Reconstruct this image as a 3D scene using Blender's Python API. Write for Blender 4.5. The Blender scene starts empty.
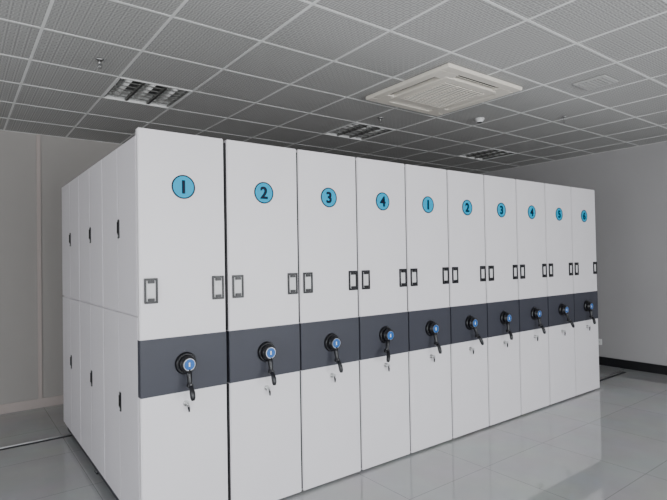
import bpy, bmesh, math
from mathutils import Vector, Matrix
sc = bpy.context.scene
COL = sc.collection

# ------------------------------------------------------------------ materials
def mat(name, col, rough=0.5, metal=0.0, spec=0.5, noise=0.0, nscale=6.0, bump=0.0, bscale=200.0, coat=0.0):
    m = bpy.data.materials.new(name); m.use_nodes = True
    nt = m.node_tree; b = nt.nodes["Principled BSDF"]
    b.inputs["Base Color"].default_value = (*col, 1)
    b.inputs["Roughness"].default_value = rough
    b.inputs["Metallic"].default_value = metal
    b.inputs["Specular IOR Level"].default_value = spec
    b.inputs["Coat Weight"].default_value = coat
    tc = nt.nodes.new("ShaderNodeTexCoord")
    if noise > 0:
        n = nt.nodes.new("ShaderNodeTexNoise"); n.inputs["Scale"].default_value = nscale
        n.inputs["Detail"].default_value = 4
        nt.links.new(tc.outputs["Object"], n.inputs["Vector"])
        r = nt.nodes.new("ShaderNodeValToRGB")
        r.color_ramp.elements[0].position = 0.3; r.color_ramp.elements[1].position = 0.7
        r.color_ramp.elements[0].color = (*[c*(1-noise) for c in col], 1)
        r.color_ramp.elements[1].color = (*[min(1, c*(1+noise)) for c in col], 1)
        nt.links.new(n.outputs["Fac"], r.inputs["Fac"])
        nt.links.new(r.outputs["Color"], b.inputs["Base Color"])
    if bump > 0:
        n2 = nt.nodes.new("ShaderNodeTexNoise"); n2.inputs["Scale"].default_value = bscale
        nt.links.new(tc.outputs["Object"], n2.inputs["Vector"])
        bp = nt.nodes.new("ShaderNodeBump"); bp.inputs["Strength"].default_value = bump
        bp.inputs["Distance"].default_value = 0.002
        nt.links.new(n2.outputs["Fac"], bp.inputs["Height"])
        nt.links.new(bp.outputs["Normal"], b.inputs["Normal"])
    return m

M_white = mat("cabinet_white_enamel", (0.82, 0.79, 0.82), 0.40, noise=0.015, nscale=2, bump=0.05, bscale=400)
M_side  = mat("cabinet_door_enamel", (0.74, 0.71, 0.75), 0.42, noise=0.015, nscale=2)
M_band  = mat("dark_grey_band", (0.040, 0.042, 0.058), 0.5, noise=0.03)
M_seal  = mat("dark_rubber", (0.02, 0.02, 0.022), 0.7, noise=0.05)
M_black = mat("black_plastic", (0.007, 0.007, 0.010), 0.32, noise=0.05)
M_cyan  = mat("cyan_sign", (0.003, 0.37, 0.62), 0.5, noise=0.02, spec=0.25)
M_navy  = mat("navy_print", (0.003, 0.008, 0.03), 0.5, noise=0.02, spec=0.2)
M_blue  = mat("blue_cap", (0.01, 0.12, 0.42), 0.35, noise=0.02)
M_metal = mat("brushed_steel", (0.6, 0.6, 0.6), 0.28, 1.0, noise=0.03)
M_label = mat("label_card", (0.72, 0.71, 0.72), 0.5, noise=0.02)
M_wallR = mat("painted_wall_grey", (0.38, 0.37, 0.375), 0.85, noise=0.02, nscale=1.2, bump=0.1, bscale=150)
M_wallF = mat("painted_wall_window_side", (0.40, 0.40, 0.40), 0.85, noise=0.02, nscale=1.2)
M_wallB = mat("painted_wall_beige", (0.37, 0.35, 0.335), 0.8, noise=0.02, nscale=1.2, bump=0.1, bscale=150)
M_trim  = mat("pale_trim", (0.46, 0.40, 0.38), 0.6, noise=0.02)
M_base  = mat("black_baseboard", (0.012, 0.012, 0.014), 0.3, noise=0.1)
M_frame = mat("window_frame_white", (0.8, 0.8, 0.8), 0.4, noise=0.02)
M_ac    = mat("ac_cream_plastic", (0.82, 0.77, 0.69), 0.45, noise=0.01)
M_acd   = mat("ac_slot_dark", (0.06, 0.06, 0.055), 0.6, noise=0.05)
M_lampd = mat("troffer_dark", (0.04, 0.04, 0.04), 0.5, noise=0.05)
M_louv  = mat("louver_aluminium", (0.25, 0.25, 0.24), 0.35, 0.7, noise=0.03)
M_tube  = mat("fluorescent_tube_off", (0.95, 0.95, 0.94), 0.3, noise=0.01)
M_tbar  = mat("ceiling_tbar", (0.78, 0.78, 0.77), 0.5, noise=0.02)
M_plate = mat("vent_plate_grey", (0.50, 0.50, 0.49), 0.5, noise=0.02)

# glass
M_glass = bpy.data.materials.new("window_glass"); M_glass.use_nodes = True
g = M_glass.node_tree.nodes["Principled BSDF"]
g.inputs["Transmission Weight"].default_value = 1; g.inputs["Roughness"].default_value = 0.0
g.inputs["Base Color"].default_value = (0.9, 0.96, 0.96, 1)

# ceiling tile : procedural embossed diagonal weave
def ceiling_tile():
    m = bpy.data.materials.new("gypsum_ceiling_tile"); m.use_nodes = True
    nt = m.node_tree; N = nt.nodes; L = nt.links; b = N["Principled BSDF"]
    tc = N.new("ShaderNodeTexCoord")
    mp = N.new("ShaderNodeMapping"); mp.inputs["Rotation"].default_value = (0, 0, math.radians(45))
    L.new(tc.outputs["Object"], mp.inputs["Vector"])
    ck = N.new("ShaderNodeTexChecker"); ck.inputs["Scale"].default_value = 1/0.0424
    L.new(mp.outputs["Vector"], ck.inputs["Vector"])
    w1 = N.new("ShaderNodeTexWave"); w1.bands_direction = 'X'; w1.inputs["Scale"].default_value = 16
    w2 = N.new("ShaderNodeTexWave"); w2.bands_direction = 'Y'; w2.inputs["Scale"].default_value = 16
    L.new(tc.outputs["Object"], w1.inputs["Vector"]); L.new(tc.outputs["Object"], w2.inputs["Vector"])
    mx = N.new("ShaderNodeMix"); mx.data_type = 'FLOAT'
    L.new(ck.outputs["Fac"], mx.inputs[0]); L.new(w1.outputs["Fac"], mx.inputs[2]); L.new(w2.outputs["Fac"], mx.inputs[3])
    r = N.new("ShaderNodeValToRGB")
    r.color_ramp.elements[0].color = (0.30, 0.297, 0.29, 1); r.color_ramp.elements[1].color = (0.53, 0.525, 0.515, 1)
    L.new(mx.outputs[0], r.inputs["Fac"]); L.new(r.outputs["Color"], b.inputs["Base Color"])
    bp = N.new("ShaderNodeBump"); bp.inputs["Strength"].default_value = 0.4; bp.inputs["Distance"].default_value = 0.003
    L.new(mx.outputs[0], bp.inputs["Height"]); L.new(bp.outputs["Normal"], b.inputs["Normal"])
    b.inputs["Roughness"].default_value = 0.75
    return m
M_tile = ceiling_tile()

def floor_mat():
    m = bpy.data.materials.new("polished_floor_tile"); m.use_nodes = True
    nt = m.node_tree; N = nt.nodes; L = nt.links; b = N["Principled BSDF"]
    tc = N.new("ShaderNodeTexCoord")
    br = N.new("ShaderNodeTexBrick"); br.offset = 0.0; br.squash = 1.0
    br.inputs["Scale"].default_value = 1.0
    br.inputs["Brick Width"].default_value = 0.8; br.inputs["Row Height"].default_value = 0.8
    br.inputs["Mortar Size"].default_value = 0.002
    br.inputs["Color1"].default_value = (0.38, 0.398, 0.392, 1); br.inputs["Color2"].default_value = (0.40, 0.418, 0.412, 1)
    br.inputs["Mortar"].default_value = (0.20, 0.20, 0.20, 1)
    L.new(tc.outputs["Object"], br.inputs["Vector"])
    n = N.new("ShaderNodeTexNoise"); n.inputs["Scale"].default_value = 2.5; n.inputs["Detail"].default_value = 6
    L.new(tc.outputs["Object"], n.inputs["Vector"])
    mx = N.new("ShaderNodeMix"); mx.data_type = 'RGBA'; mx.blend_type = 'OVERLAY'; mx.inputs[0].default_value = 0.2
    L.new(br.outputs["Color"], mx.inputs[6]); L.new(n.outputs["Color"], mx.inputs[7])
    hs = N.new("ShaderNodeHueSaturation"); hs.inputs["Saturation"].default_value = 0.5
    L.new(mx.outputs[2], hs.inputs["Color"]); L.new(hs.outputs["Color"], b.inputs["Base Color"])
    b.inputs["Roughness"].default_value = 0.05
    b.inputs["Specular IOR Level"].default_value = 0.9
    return m
M_floor = floor_mat()

# ------------------------------------------------------------------ mesh builder
class MB:
    def __init__(s): s.bm = bmesh.new(); s.mats = []
    def mi(s, m):
        if m not in s.mats: s.mats.append(m)
        return s.mats.index(m)
    def _tag(s, faces, m, smooth=False):
        i = s.mi(m)
        for f in faces: f.material_index = i; f.smooth = smooth
    def box(s, a, b, m, bev=0.0, M=None):
        r = bmesh.ops.create_cube(s.bm, size=1.0); vs = r["verts"]
        c = [(a[i]+b[i])/2 for i in range(3)]; d = [abs(b[i]-a[i]) for i in range(3)]
        for v in vs: v.co = Vector((c[0]+v.co.x*d[0], c[1]+v.co.y*d[1], c[2]+v.co.z*d[2]))
        fs = set(f for v in vs for f in v.link_faces)
        if bev > 0:
            es = list(set(e for v in vs for e in v.link_edges))
            rb = bmesh.ops.bevel(s.bm, geom=es, offset=bev, segments=2, affect='EDGES')
            vs = list(set(v for f in rb["faces"] for v in f.verts) | set(v for v in vs if v.is_valid))
            fs = set(f for v in vs for f in v.link_faces)
        if M:
            for v in vs: v.co = M @ v.co
        s._tag(fs, m)
    def cyl(s, p0, p1, r0, r1, m, seg=28, smooth=True):
        p0 = Vector(p0); p1 = Vector(p1); d = p1-p0
        q = d.to_track_quat('Z', 'Y').to_matrix().to_4x4()
        T = Matrix.Translation((p0+p1)/2) @ q
        r = bmesh.ops.create_cone(s.bm, cap_ends=True, segments=seg, radius1=r0, radius2=r1, depth=d.length, matrix=T)
        fs = set(f for v in r["verts"] for f in v.link_faces)
        s._tag(fs, m, False)
        for f in fs:
            if len(f.verts) == 4: f.smooth = smooth
    def ring(s, c, r0, r1, y0, y1, m, seg=48):
        c = Vector(c); L = []
        for k in range(seg):
            a = 2*math.pi*k/seg; ca, sa = math.cos(a), math.sin(a)
            L.append([s.bm.verts.new(c+Vector((r*ca, y, r*sa))) for r, y in ((r0,y0),(r1,y0),(r1,y1),(r0,y1))])
        fs = []
        for k in range(seg):
            A = L[k]; B = L[(k+1) % seg]
            for j in range(4):
                fs.append(s.bm.faces.new((A[j], A[(j+1)%4], B[(j+1)%4], B[j])))
        s._tag(fs, m)
    def tube(s, pts, rs, m, seg=12):
        pts = [Vector(p) for p in pts]; rings = []
        for i, p in enumerate(pts):
            d = (pts[min(i+1, len(pts)-1)] - pts[max(i-1, 0)]).normalized()
            q = d.to_track_quat('Z', 'X').to_matrix()
            r = rs[i]
            rings.append([s.bm.verts.new(p + q @ Vector((r*math.cos(2*math.pi*k/seg), r*math.sin(2*math.pi*k/seg), 0))) for k in range(seg)])
        fs = []
        for i in range(len(rings)-1):
            for k in range(seg):
                fs.append(s.bm.faces.new((rings[i][k], rings[i][(k+1)%seg], rings[i+1][(k+1)%seg], rings[i+1][k])))
        fs.append(s.bm.faces.new(rings[0][::-1])); fs.append(s.bm.faces.new(rings[-1]))
        s._tag(fs, m, True)
    def obj(s, name, parent=None, loc=(0,0,0)):
        bmesh.ops.recalc_face_normals(s.bm, faces=s.bm.faces)
        me = bpy.data.meshes.new(name); s.bm.to_mesh(me); s.bm.free()
        for m in s.mats: me.materials.append(m)
        o = bpy.data.objects.new(name, me); COL.objects.link(o); o.location = loc
        if parent: o.parent = parent
        return o
def empty(name, loc):
    e = bpy.data.objects.new(name, None); COL.objects.link(e); e.location = loc; e.empty_display_size = 0.2
    return e

# ------------------------------------------------------------------ room
XL, XR, YF, YB, H = -3.2, 7.45, -3.0, 6.5, 3.055
T = 0.2
b = MB(); b.box((XL-T, YF-T, -0.15), (XR+T, YB+T, 0), M_floor); b.obj("floor")
b = MB(); b.box((XL-T, YB, 0), (XR+T, YB+T, H+0.3), M_wallB); b.obj("wall_back")
b = MB(); b.box((XR, YF, 0), (XR+T, YB, H+0.3), M_wallR); b.obj("wall_right")

def wall_with_windows(name, fixed_axis, f0, f1, a0, a1, wins, z0, z1):
    b = MB()
    def bx(u0, u1, za, zb):
        if fixed_axis == 'y': b.box((u0, f0, za), (u1, f1, zb), M_wallF)
        else: b.box((f0, u0, za), (f1, u1, zb), M_wallF)
    bx(a0, a1, 0, z0); bx(a0, a1, z1, H+0.3)
    cur = a0
    for (w0, w1) in wins:
        bx(cur, w0, z0, z1); cur = w1
    bx(cur, a1, z0, z1)
    return b.obj(name)
winsF = [(-2.8, -0.6), (0.2, 2.6), (3.4, 5.8)]
winsL = [(-2.4, -0.4), (0.6, 2.8)]
Z0, Z1 = 0.5, 2.4
wall_with_windows("wall_front", 'y', YF-T, YF, XL-T, XR+T, winsF, Z0, Z1)
wall_with_windows("wall_left", 'x', XL-T, XL, YF, YB, winsL, Z0, Z1)
wn = 1
def window(fixed, u0, u1):
    global wn
    b = MB(); t = 0.05
    def bx(a, c, z0, z1, d0, d1, m):
        if fixed == 'y': b.box((a, YF-d1, z0), (c, YF-d0, z1), m)
        else: b.box((XL-d1, a, z0), (XL-d0, c, z1), m)
    bx(u0, u0+t, Z0, Z1, 0.02, 0.07, M_frame); bx(u1-t, u1, Z0, Z1, 0.02, 0.07, M_frame)
    bx(u0+t, u1-t, Z0, Z0+t, 0.02, 0.07, M_frame); bx(u0+t, u1-t, Z1-t, Z1, 0.02, 0.07, M_frame)
    mid = (u0+u1)/2
    bx(mid-t/2, mid+t/2, Z0+t, Z1-t, 0.02, 0.07, M_frame)
    bx(u0+t, u1-t, Z0+t, Z1-t, 0.165, 0.17, M_glass)
    b.obj("window_%d" % wn)
    ld = bpy.data.lights.new("window_daylight_%d" % wn, 'AREA'); ld.shape = 'RECTANGLE'
    ld.size = (u1-u0)-0.02; ld.size_y = (Z1-Z0)-0.02
    lo = bpy.data.objects.new("window_daylight_%d" % wn, ld); COL.objects.link(lo)
    if fixed == 'y':
        lo.location = (mid, YF-0.12, (Z0+Z1)/2); d = Vector((0, 1, 0)); ld.energy = 140
    else:
        lo.location = (XL-0.12, mid, (Z0+Z1)/2); d = Vector((1, 0, 0)); ld.energy = 76
    lo.rotation_euler = d.to_track_quat('-Z', 'Z').to_euler()
    ld.color = (0.96, 0.982, 1.0)
    wn += 1
for w in winsF: window('y', *w)
for w in winsL: window('x', *w)

# baseboards
b = MB(); b.box((XR-0.012, YF, 0), (XR, YB, 0.12), M_base, 0.002); b.obj("baseboard_right")
b = MB(); b.box((XL, YB-0.012, 0), (XR-0.012, YB, 0.10), M_trim, 0.002); b.obj("baseboard_back")
b = MB(); b.box((XL, YF, 0), (XR-0.012, YF+0.012, 0.12), M_base, 0.002); b.obj("baseboard_front")
b = MB(); b.box((XL, YF+0.012, 0), (XL+0.012, YB-0.012, 0.12), M_base, 0.002); b.obj("baseboard_left")
b = MB(); b.box((0.75, YB-0.015, 0.10), (0.79, YB, H-0.004), M_trim, 0.002); b.obj("trim_1")

# ceiling with tile grid and recessed lamp openings
G = 0.6; gx0, gy0 = 1.045, 4.14
lamps = [(1.345, 4.44), (3.745, 4.44), (6.145, 4.44)]
def lines(g0, lo, hi):
    k = math.ceil((lo-g0)/G); out = [lo]
    while g0+k*G < hi-1e-4:
        if g0+k*G > lo+1e-4: out.append(g0+k*G)
        k += 1
    return out+[hi]
LX = lines(gx0, XL, XR); LY = lines(gy0, YF, YB)
b = MB()
for i in range(len(LX)-1):
    for j in range(len(LY)-1):
        cx, cy = (LX[i]+LX[i+1])/2, (LY[j]+LY[j+1])/2
        if any(abs(cx-l[0]) < 0.1 and abs(cy-l[1]) < 0.1 for l in lamps): continue
        b.box((LX[i], LY[j], H), (LX[i+1], LY[j+1], H+0.012), M_tile)
bw = 0.009
for x in LX[1:-1]: b.box((x-bw, YF, H-0.003), (x+bw, YB, H), M_tbar)
for y in LY[1:-1]: b.box((XL, y-bw, H-0.0028), (XR, y+bw, H+0.0002), M_tbar)
for (a, c) in (((XL, YF), (XL+0.02, YB)), ((XR-0.02, YF), (XR, YB)), ((XL, YF), (XR, YF+0.02)), ((XL, YB-0.02), (XR, YB))):
    b.box((a[0], a[1], H-0.0025), (c[0], c[1], H+0.0004), M_tbar)
b.obj("ceiling")

# recessed louvre lamps
def lamp(cx, cy):
    e = empty("recessed_louver_light", (cx, cy, H))
    h = 0.285
    b = MB()
    for a, c in (((-0.3,-0.3),(-h,0.3)), ((h,-0.3),(0.3,0.3)), ((-h,-0.3),(h,-h)), ((-h,h),(h,0.3))):
        b.box((a[0], a[1], -0.006), (c[0], c[1], 0.09), M_tbar)
    b.box((-0.3, -0.3, 0.09), (0.3, 0.3, 0.10), M_lampd)
    b.obj("housing", e)
    b = MB()
    for x in (-0.19, 0, 0.19):
        b.cyl((x, -0.27, 0.036), (x, 0.27, 0.036), 0.026, 0.026, M_tube, 18)
        b.box((x-0.03, -h, 0.070), (x+0.03, h, 0.088), M_tube)
    b.obj("tubes", e)
    b = MB()
    for x in (-0.275, -0.105, -0.085, 0.085, 0.105, 0.275):
        b.box((x-0.002, -h, 0.0), (x+0.002, h, 0.02), M_louv)
    for x0, x1 in ((-0.273,-0.107), (-0.083,0.083), (0.107,0.273)):
        for k in range(1, 6):
            y = -h + k*2*h/6
            b.box((x0, y-0.0015, 0.0), (x1, y+0.0015, 0.009), M_louv)
    for x in (-0.095, 0.095): b.box((x-0.0079, -h, 0.0), (x+0.0079, h, 0.008), M_lampd)
    b.obj("louver", e)
for l in lamps: lamp(*l)

# cassette air conditioner
e = empty("ceiling_cassette_air_conditioner", (3.445, 2.94, H))
R = 0.48; b = MB()
inn = 0.395; slot = 0.325
zt, zb = -0.0035, -0.035
b.box((-R,-R,zb),(R,-inn,zt), M_ac, 0.006); b.box((-R,inn,zb),(R,R,zt), M_ac, 0.006)
b.box((-R,-inn,zb),(-inn,inn,zt), M_ac, 0.006); b.box((inn,-inn,zb),(R,inn,zt), M_ac, 0.006)
for sx in (-1,1):
    for sy in (-1,1):
        b.box(tuple((sx*0.27, sy*0.27, zb-0.001)), (sx*0.40, sy*0.40, zt), M_ac)
b.box((-slot,-slot,zb-0.006),(slot,slot,zt), M_ac, 0.004)
b.obj("panel", e)
b = MB()
b.box((-inn,-inn,-0.012),(inn,inn,-0.004), M_acd)
b.obj("outlet_slots", e)
b = MB()
for s_ in (-1, 1):
    Mx = Matrix.Translation((0, s_*0.358, -0.022)) @ Matrix.Rotation(s_*math.radians(-35), 4, 'X')
    b.box((-0.265,-0.016,-0.002),(0.265,0.016,0.002), M_ac, M=Mx)
    My = Matrix.Translation((s_*0.358, 0, -0.022)) @ Matrix.Rotation(s_*math.radians(35), 4, 'Y')
    b.box((-0.016,-0.265,-0.002),(0.016,0.265,0.002), M_ac, M=My)
b.obj("louver_flaps", e)
b = MB()
b.box((-0.25,-0.25,zb-0.008),(0.25,0.25,zb-0.0062), M_acd)
for k in range(17):
    y = -0.24+k*0.03
    b.box((-0.25,y-0.0055,zb-0.014),(0.25,y+0.0055,zb-0.008), M_ac)
for x in (-0.25, -0.083, 0.083, 0.25): b.box((x-0.006,-0.25,zb-0.0155),(x+0.006,0.25,zb-0.008), M_ac)
b.obj("intake_grille", e)

# sprinklers
for p in ((0.84, 3.85), (3.55, 3.86), (5.15, 2.75)):
    b = MB()
    b.cyl((0,0,-0.006),(0,0,0),0.024,0.03,M_metal)
    b.cyl((0,0,-0.035),(0,0,-0.006),0.007,0.009,M_metal,12)
    b.tube([(0.010,0,-0.03),(0.013,0,-0.045),(0.004,0,-0.058)],[0.003]*3,M_metal,6)
    b.tube([(-0.010,0,-0.03),(-0.013,0,-0.045),(-0.004,0,-0.058)],[0.003]*3,M_metal,6)
    b.cyl((0,0,-0.061),(0,0,-0.057),0.015,0.015,M_metal,16)
    b.obj("fire_sprinkler", None, (p[0], p[1], H-0.0045))
b = MB(); b.cyl((0,0,-0.012),(0,0,0),0.052,0.052,M_frame); b.cyl((0,0,-0.04),(0,0,-0.012),0.03,0.048,M_frame)
b.cyl((0,0,-0.046),(0,0,-0.04),0.018,0.028,M_lampd); b.obj("smoke_detector", None, (4.45, 3.3, H-0.0045))
b = MB()
b.box((-0.13,-0.13,-0.010),(0.13,0.13,0), M_plate, 0.003)
for k in range(7): b.box((-0.10,-0.105+k*0.033,-0.0125),(0.10,-0.088+k*0.033,-0.010), M_tile)
b.obj("ceiling_vent_plate", None, (4.345, 2.04, H-0.0045))

# wall socket
b = MB(); b.box((-0.012,-0.043,-0.043),(0,0.043,0.043), M_frame, 0.004)
for dy in (-0.012, 0.012): b.box((-0.0128,dy-0.002,-0.008),(-0.0119,dy+0.002,0.006), M_black)
b.obj("wall_socket", None, (XR, 3.55, 0.33))

# floor rails
def rail(x0, x1, y):
    b = MB()
    b.box((x0,y-0.035,0),(x1,y+0.035,0.006), M_seal)
    b.box((x0,y-0.012,0.006),(x1,y+0.012,0.014), M_metal, 0.002)
    b.obj("floor_rail")
Y0 = 2.917
rail(-1.2, 7.2, 5.27); rail(0.86, 7.2, 3.12); rail(0.86, 7.2, 4.2)

# ------------------------------------------------------------------ cabinets
S = [0, .540, 1.073, 1.601, 2.120, 2.636, 3.155, 3.671, 4.199, 4.737, 5.290]
NUM = ["1","2","3","4","1","2","3","4","5","6"]
XC = 0.833
def text_mesh(ch, name, parent, loc, size):
    cu = bpy.data.curves.new("t", 'FONT'); cu.body = ch; cu.size = size; cu.extrude = 0.0008; cu.offset = 0.0012
    cu.align_x = 'CENTER'; cu.align_y = 'CENTER'
    o = bpy.data.objects.new("tmp_t", cu); COL.objects.link(o)
    bpy.context.view_layer.update()
    me = bpy.data.meshes.new_from_object(o.evaluated_get(bpy.context.evaluated_depsgraph_get()))
    bpy.data.objects.remove(o)
    xs = [v.co.x for v in me.vertices]; ys = [v.co.y for v in me.vertices]
    cx, cy = (min(xs)+max(xs))/2, (min(ys)+max(ys))/2
    bm = bmesh.new()
    k = 0
    for ox in (-0.0025, 0, 0.0025):
        for oy in (-0.0015, 0.0015):
            n0 = len(bm.verts); bm.from_mesh(me); bm.verts.ensure_lookup_table()
            for v in bm.verts[n0:]:
                v.co.x += ox-cx; v.co.y += oy-cy; v.co.z += k*0.00006
            k += 1
    me2 = bpy.data.meshes.new(name); bm.to_mesh(me2); bm.free(); bpy.data.meshes.remove(me)
    me2.materials.clear(); me2.materials.append(M_navy)
    n = bpy.data.objects.new(name, me2); COL.objects.link(n); n.parent = parent
    n.location = loc; n.rotation_euler = (math.radians(90), 0, 0)

tilts = [0.02, 0.0, 0.05, -0.35, 0.02, 0.25, -0.15, 0.1, 0.3, -0.1]
for i in range(10):
    w = S[i+1]-S[i] - (0.022 if i == 0 else 0.014)
    e = empty("mobile_shelving_cabinet", (XC+S[i], Y0, 0))
    b = MB()
    b.box((0.014, 0.045, 0.075), (w-0.014, 2.5, 2.33), M_white)
    b.box((0.03, 0.07, 0.02), (w-0.03, 2.47, 0.075), M_band)
    for y in (0.203, 1.283, 2.353):
        for x in (0.09, w-0.09):
            b.cyl((x, y-0.01, 0.044), (x, y+0.01, 0.044), 0.03, 0.03, M_metal, 18)
    b.obj("shelving_body", e)
    b = MB(); b.box((0, 0, 0.015), (w, 0.045, 2.36), M_white, 0.005)
    b.box((-0.0015, -0.0025, 0.835), (w+0.0015, 0.0475, 1.16), M_band, 0.002)
    b.obj("front_panel", e)
    if i > 0:
        b = MB(); b.box((-0.008, 0.012, 0.03), (0.0, 0.04, 0.83), M_seal); b.box((-0.008, 0.012, 1.165), (0.0, 0.04, 2.34), M_seal)
        b.obj("rubber_seal", e)
    if i == 0:
        b = MB()
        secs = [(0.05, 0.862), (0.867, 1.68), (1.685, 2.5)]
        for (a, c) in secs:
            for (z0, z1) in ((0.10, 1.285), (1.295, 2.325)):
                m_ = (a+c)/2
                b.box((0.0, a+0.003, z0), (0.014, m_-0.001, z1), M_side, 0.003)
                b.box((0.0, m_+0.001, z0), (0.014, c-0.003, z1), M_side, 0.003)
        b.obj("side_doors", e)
        b = MB()
        for (a, c) in secs:
            m_ = (a+c)/2 - 0.03
            for zc in (1.81, 0.73):
                b.box((-0.006, m_-0.017, zc-0.06), (0.0, m_+0.017, zc+0.06), M_black, 0.0025)
                b.box((-0.012, m_-0.008, zc-0.03), (-0.006, m_+0.008, zc+0.045), M_seal, 0.003)
                b.cyl((-0.009, m_, zc-0.045), (-0.006, m_, zc-0.045), 0.007, 0.007, M_metal, 12)
        b.obj("door_latches", e)
    cx = w/2
    b = MB()
    b.cyl((cx, -0.003, 2.04), (cx, 0.0, 2.04), 0.070, 0.070, M_cyan, 48)
    b.ring((cx, 0, 2.04), 0.064, 0.071, -0.0042, -0.001, M_navy)
    b.obj("number_disc", e)
    text_mesh(NUM[i], "number", e, (cx, -0.0042, 2.04), 0.108)
    # label holders
    b = MB()
    for hx in (0.062, w-0.05):
        W, HH, t = 0.038, 0.072, 0.011
        z = 1.435
        b.box((hx-W+t, -0.003, z-HH+t), (hx+W-t, 0.0, z+HH-t), M_label)
        b.box((hx-W, -0.012, z-HH), (hx-W+t, 0.0, z+HH), M_black, 0.002)
        b.box((hx+W-t, -0.012, z-HH), (hx+W, 0.0, z+HH), M_black, 0.002)
        b.box((hx-W+t, -0.013, z+HH-0.013), (hx+W-t, 0.0, z+HH), M_black, 0.002)
        b.box((hx-W+t, -0.013, z-HH), (hx+W-t, 0.0, z-HH+0.013), M_black, 0.002)
        b.box((hx-0.018, -0.016, z+HH-0.03), (hx+0.018, -0.003, z+HH-0.013), M_black, 0.002)
        b.box((hx-0.018, -0.016, z-HH+0.013), (hx+0.018, -0.003, z-HH+0.03), M_black, 0.002)
    b.obj("label_holders", e)
    # crank
    zc = 1.0
    b = MB()
    b.cyl((cx, -0.022, zc), (cx, -0.0024, zc), 0.058, 0.066, M_black, 36)
    b.cyl((cx, -0.052, zc), (cx, -0.022, zc), 0.046, 0.052, M_black, 36)
    b.cyl((cx, -0.060, zc), (cx, -0.052, zc), 0.040, 0.045, M_black, 36)
    b.ring((cx, 0, zc), 0.032, 0.035, -0.0625, -0.059, M_metal, 36)
    b.cyl((cx, -0.0618, zc), (cx, -0.060, zc), 0.032, 0.032, M_blue, 32)
    b.box((cx-0.004, -0.0625, zc-0.012), (cx+0.004, -0.0618, zc+0.012), M_tube)
    th = tilts[i]; dx, dz = math.sin(th), -math.cos(th)
    def P(r, y): return (cx+dx*r, y, zc+dz*r)
    b.tube([P(0.03,-0.045), P(0.065,-0.052), P(0.10,-0.058), P(0.125,-0.060)], [0.018,0.015,0.013,0.014], M_black)
    b.cyl(P(0.122,-0.045), P(0.122,-0.075), 0.016, 0.016, M_black, 18)
    b.cyl(P(0.122,-0.077), P(0.122,-0.075), 0.009, 0.009, M_metal, 14)
    b.tube([P(0.122,-0.072), P(0.135,-0.082), P(0.158,-0.092), P(0.185,-0.098), P(0.20,-0.10)], [0.011,0.013,0.016,0.015,0.010], M_black)
    b.obj("crank_handle", e)
    b = MB()
    b.cyl((cx+0.0, -0.006, 0.765), (cx+0.0, 0.0, 0.765), 0.017, 0.018, M_metal, 20)
    b.cyl((cx, -0.02, 0.765), (cx, -0.006, 0.765), 0.009, 0.010, M_metal, 16)
    b.box((cx-0.0015, -0.045, 0.753), (cx+0.0015, -0.018, 0.777), M_metal)
    b.tube([(cx, -0.034, 0.762), (cx+0.004, -0.032, 0.742), (cx+0.008, -0.028, 0.720)], [0.006,0.007,0.005], M_black, 8)
    b.obj("lock_with_key", e)

# ------------------------------------------------------------------ world
wd = bpy.data.worlds.new("World"); sc.world = wd; wd.use_nodes = True
nt = wd.node_tree; bg = nt.nodes["Background"]
sky = nt.nodes.new("ShaderNodeTexSky"); sky.sky_type = 'NISHITA'; sky.sun_disc = False; sky.sun_elevation = math.radians(35)
nt.links.new(sky.outputs["Color"], bg.inputs["Color"]); bg.inputs["Strength"].default_value = 0.2

# ------------------------------------------------------------------ camera
cam = bpy.data.cameras.new("camera"); co = bpy.data.objects.new("camera", cam); COL.objects.link(co)
cam.sensor_width = 36; cam.lens = 505/667*36; cam.clip_start = 0.02
M = Matrix.Rotation(math.radians(-37), 4, 'Z') @ Matrix.Rotation(math.radians(90+0.97), 4, 'X') @ Matrix.Rotation(-0.018, 4, 'Z')
co.matrix_world = Matrix.Translation((0, 0, 1.6)) @ M
sc.camera = co
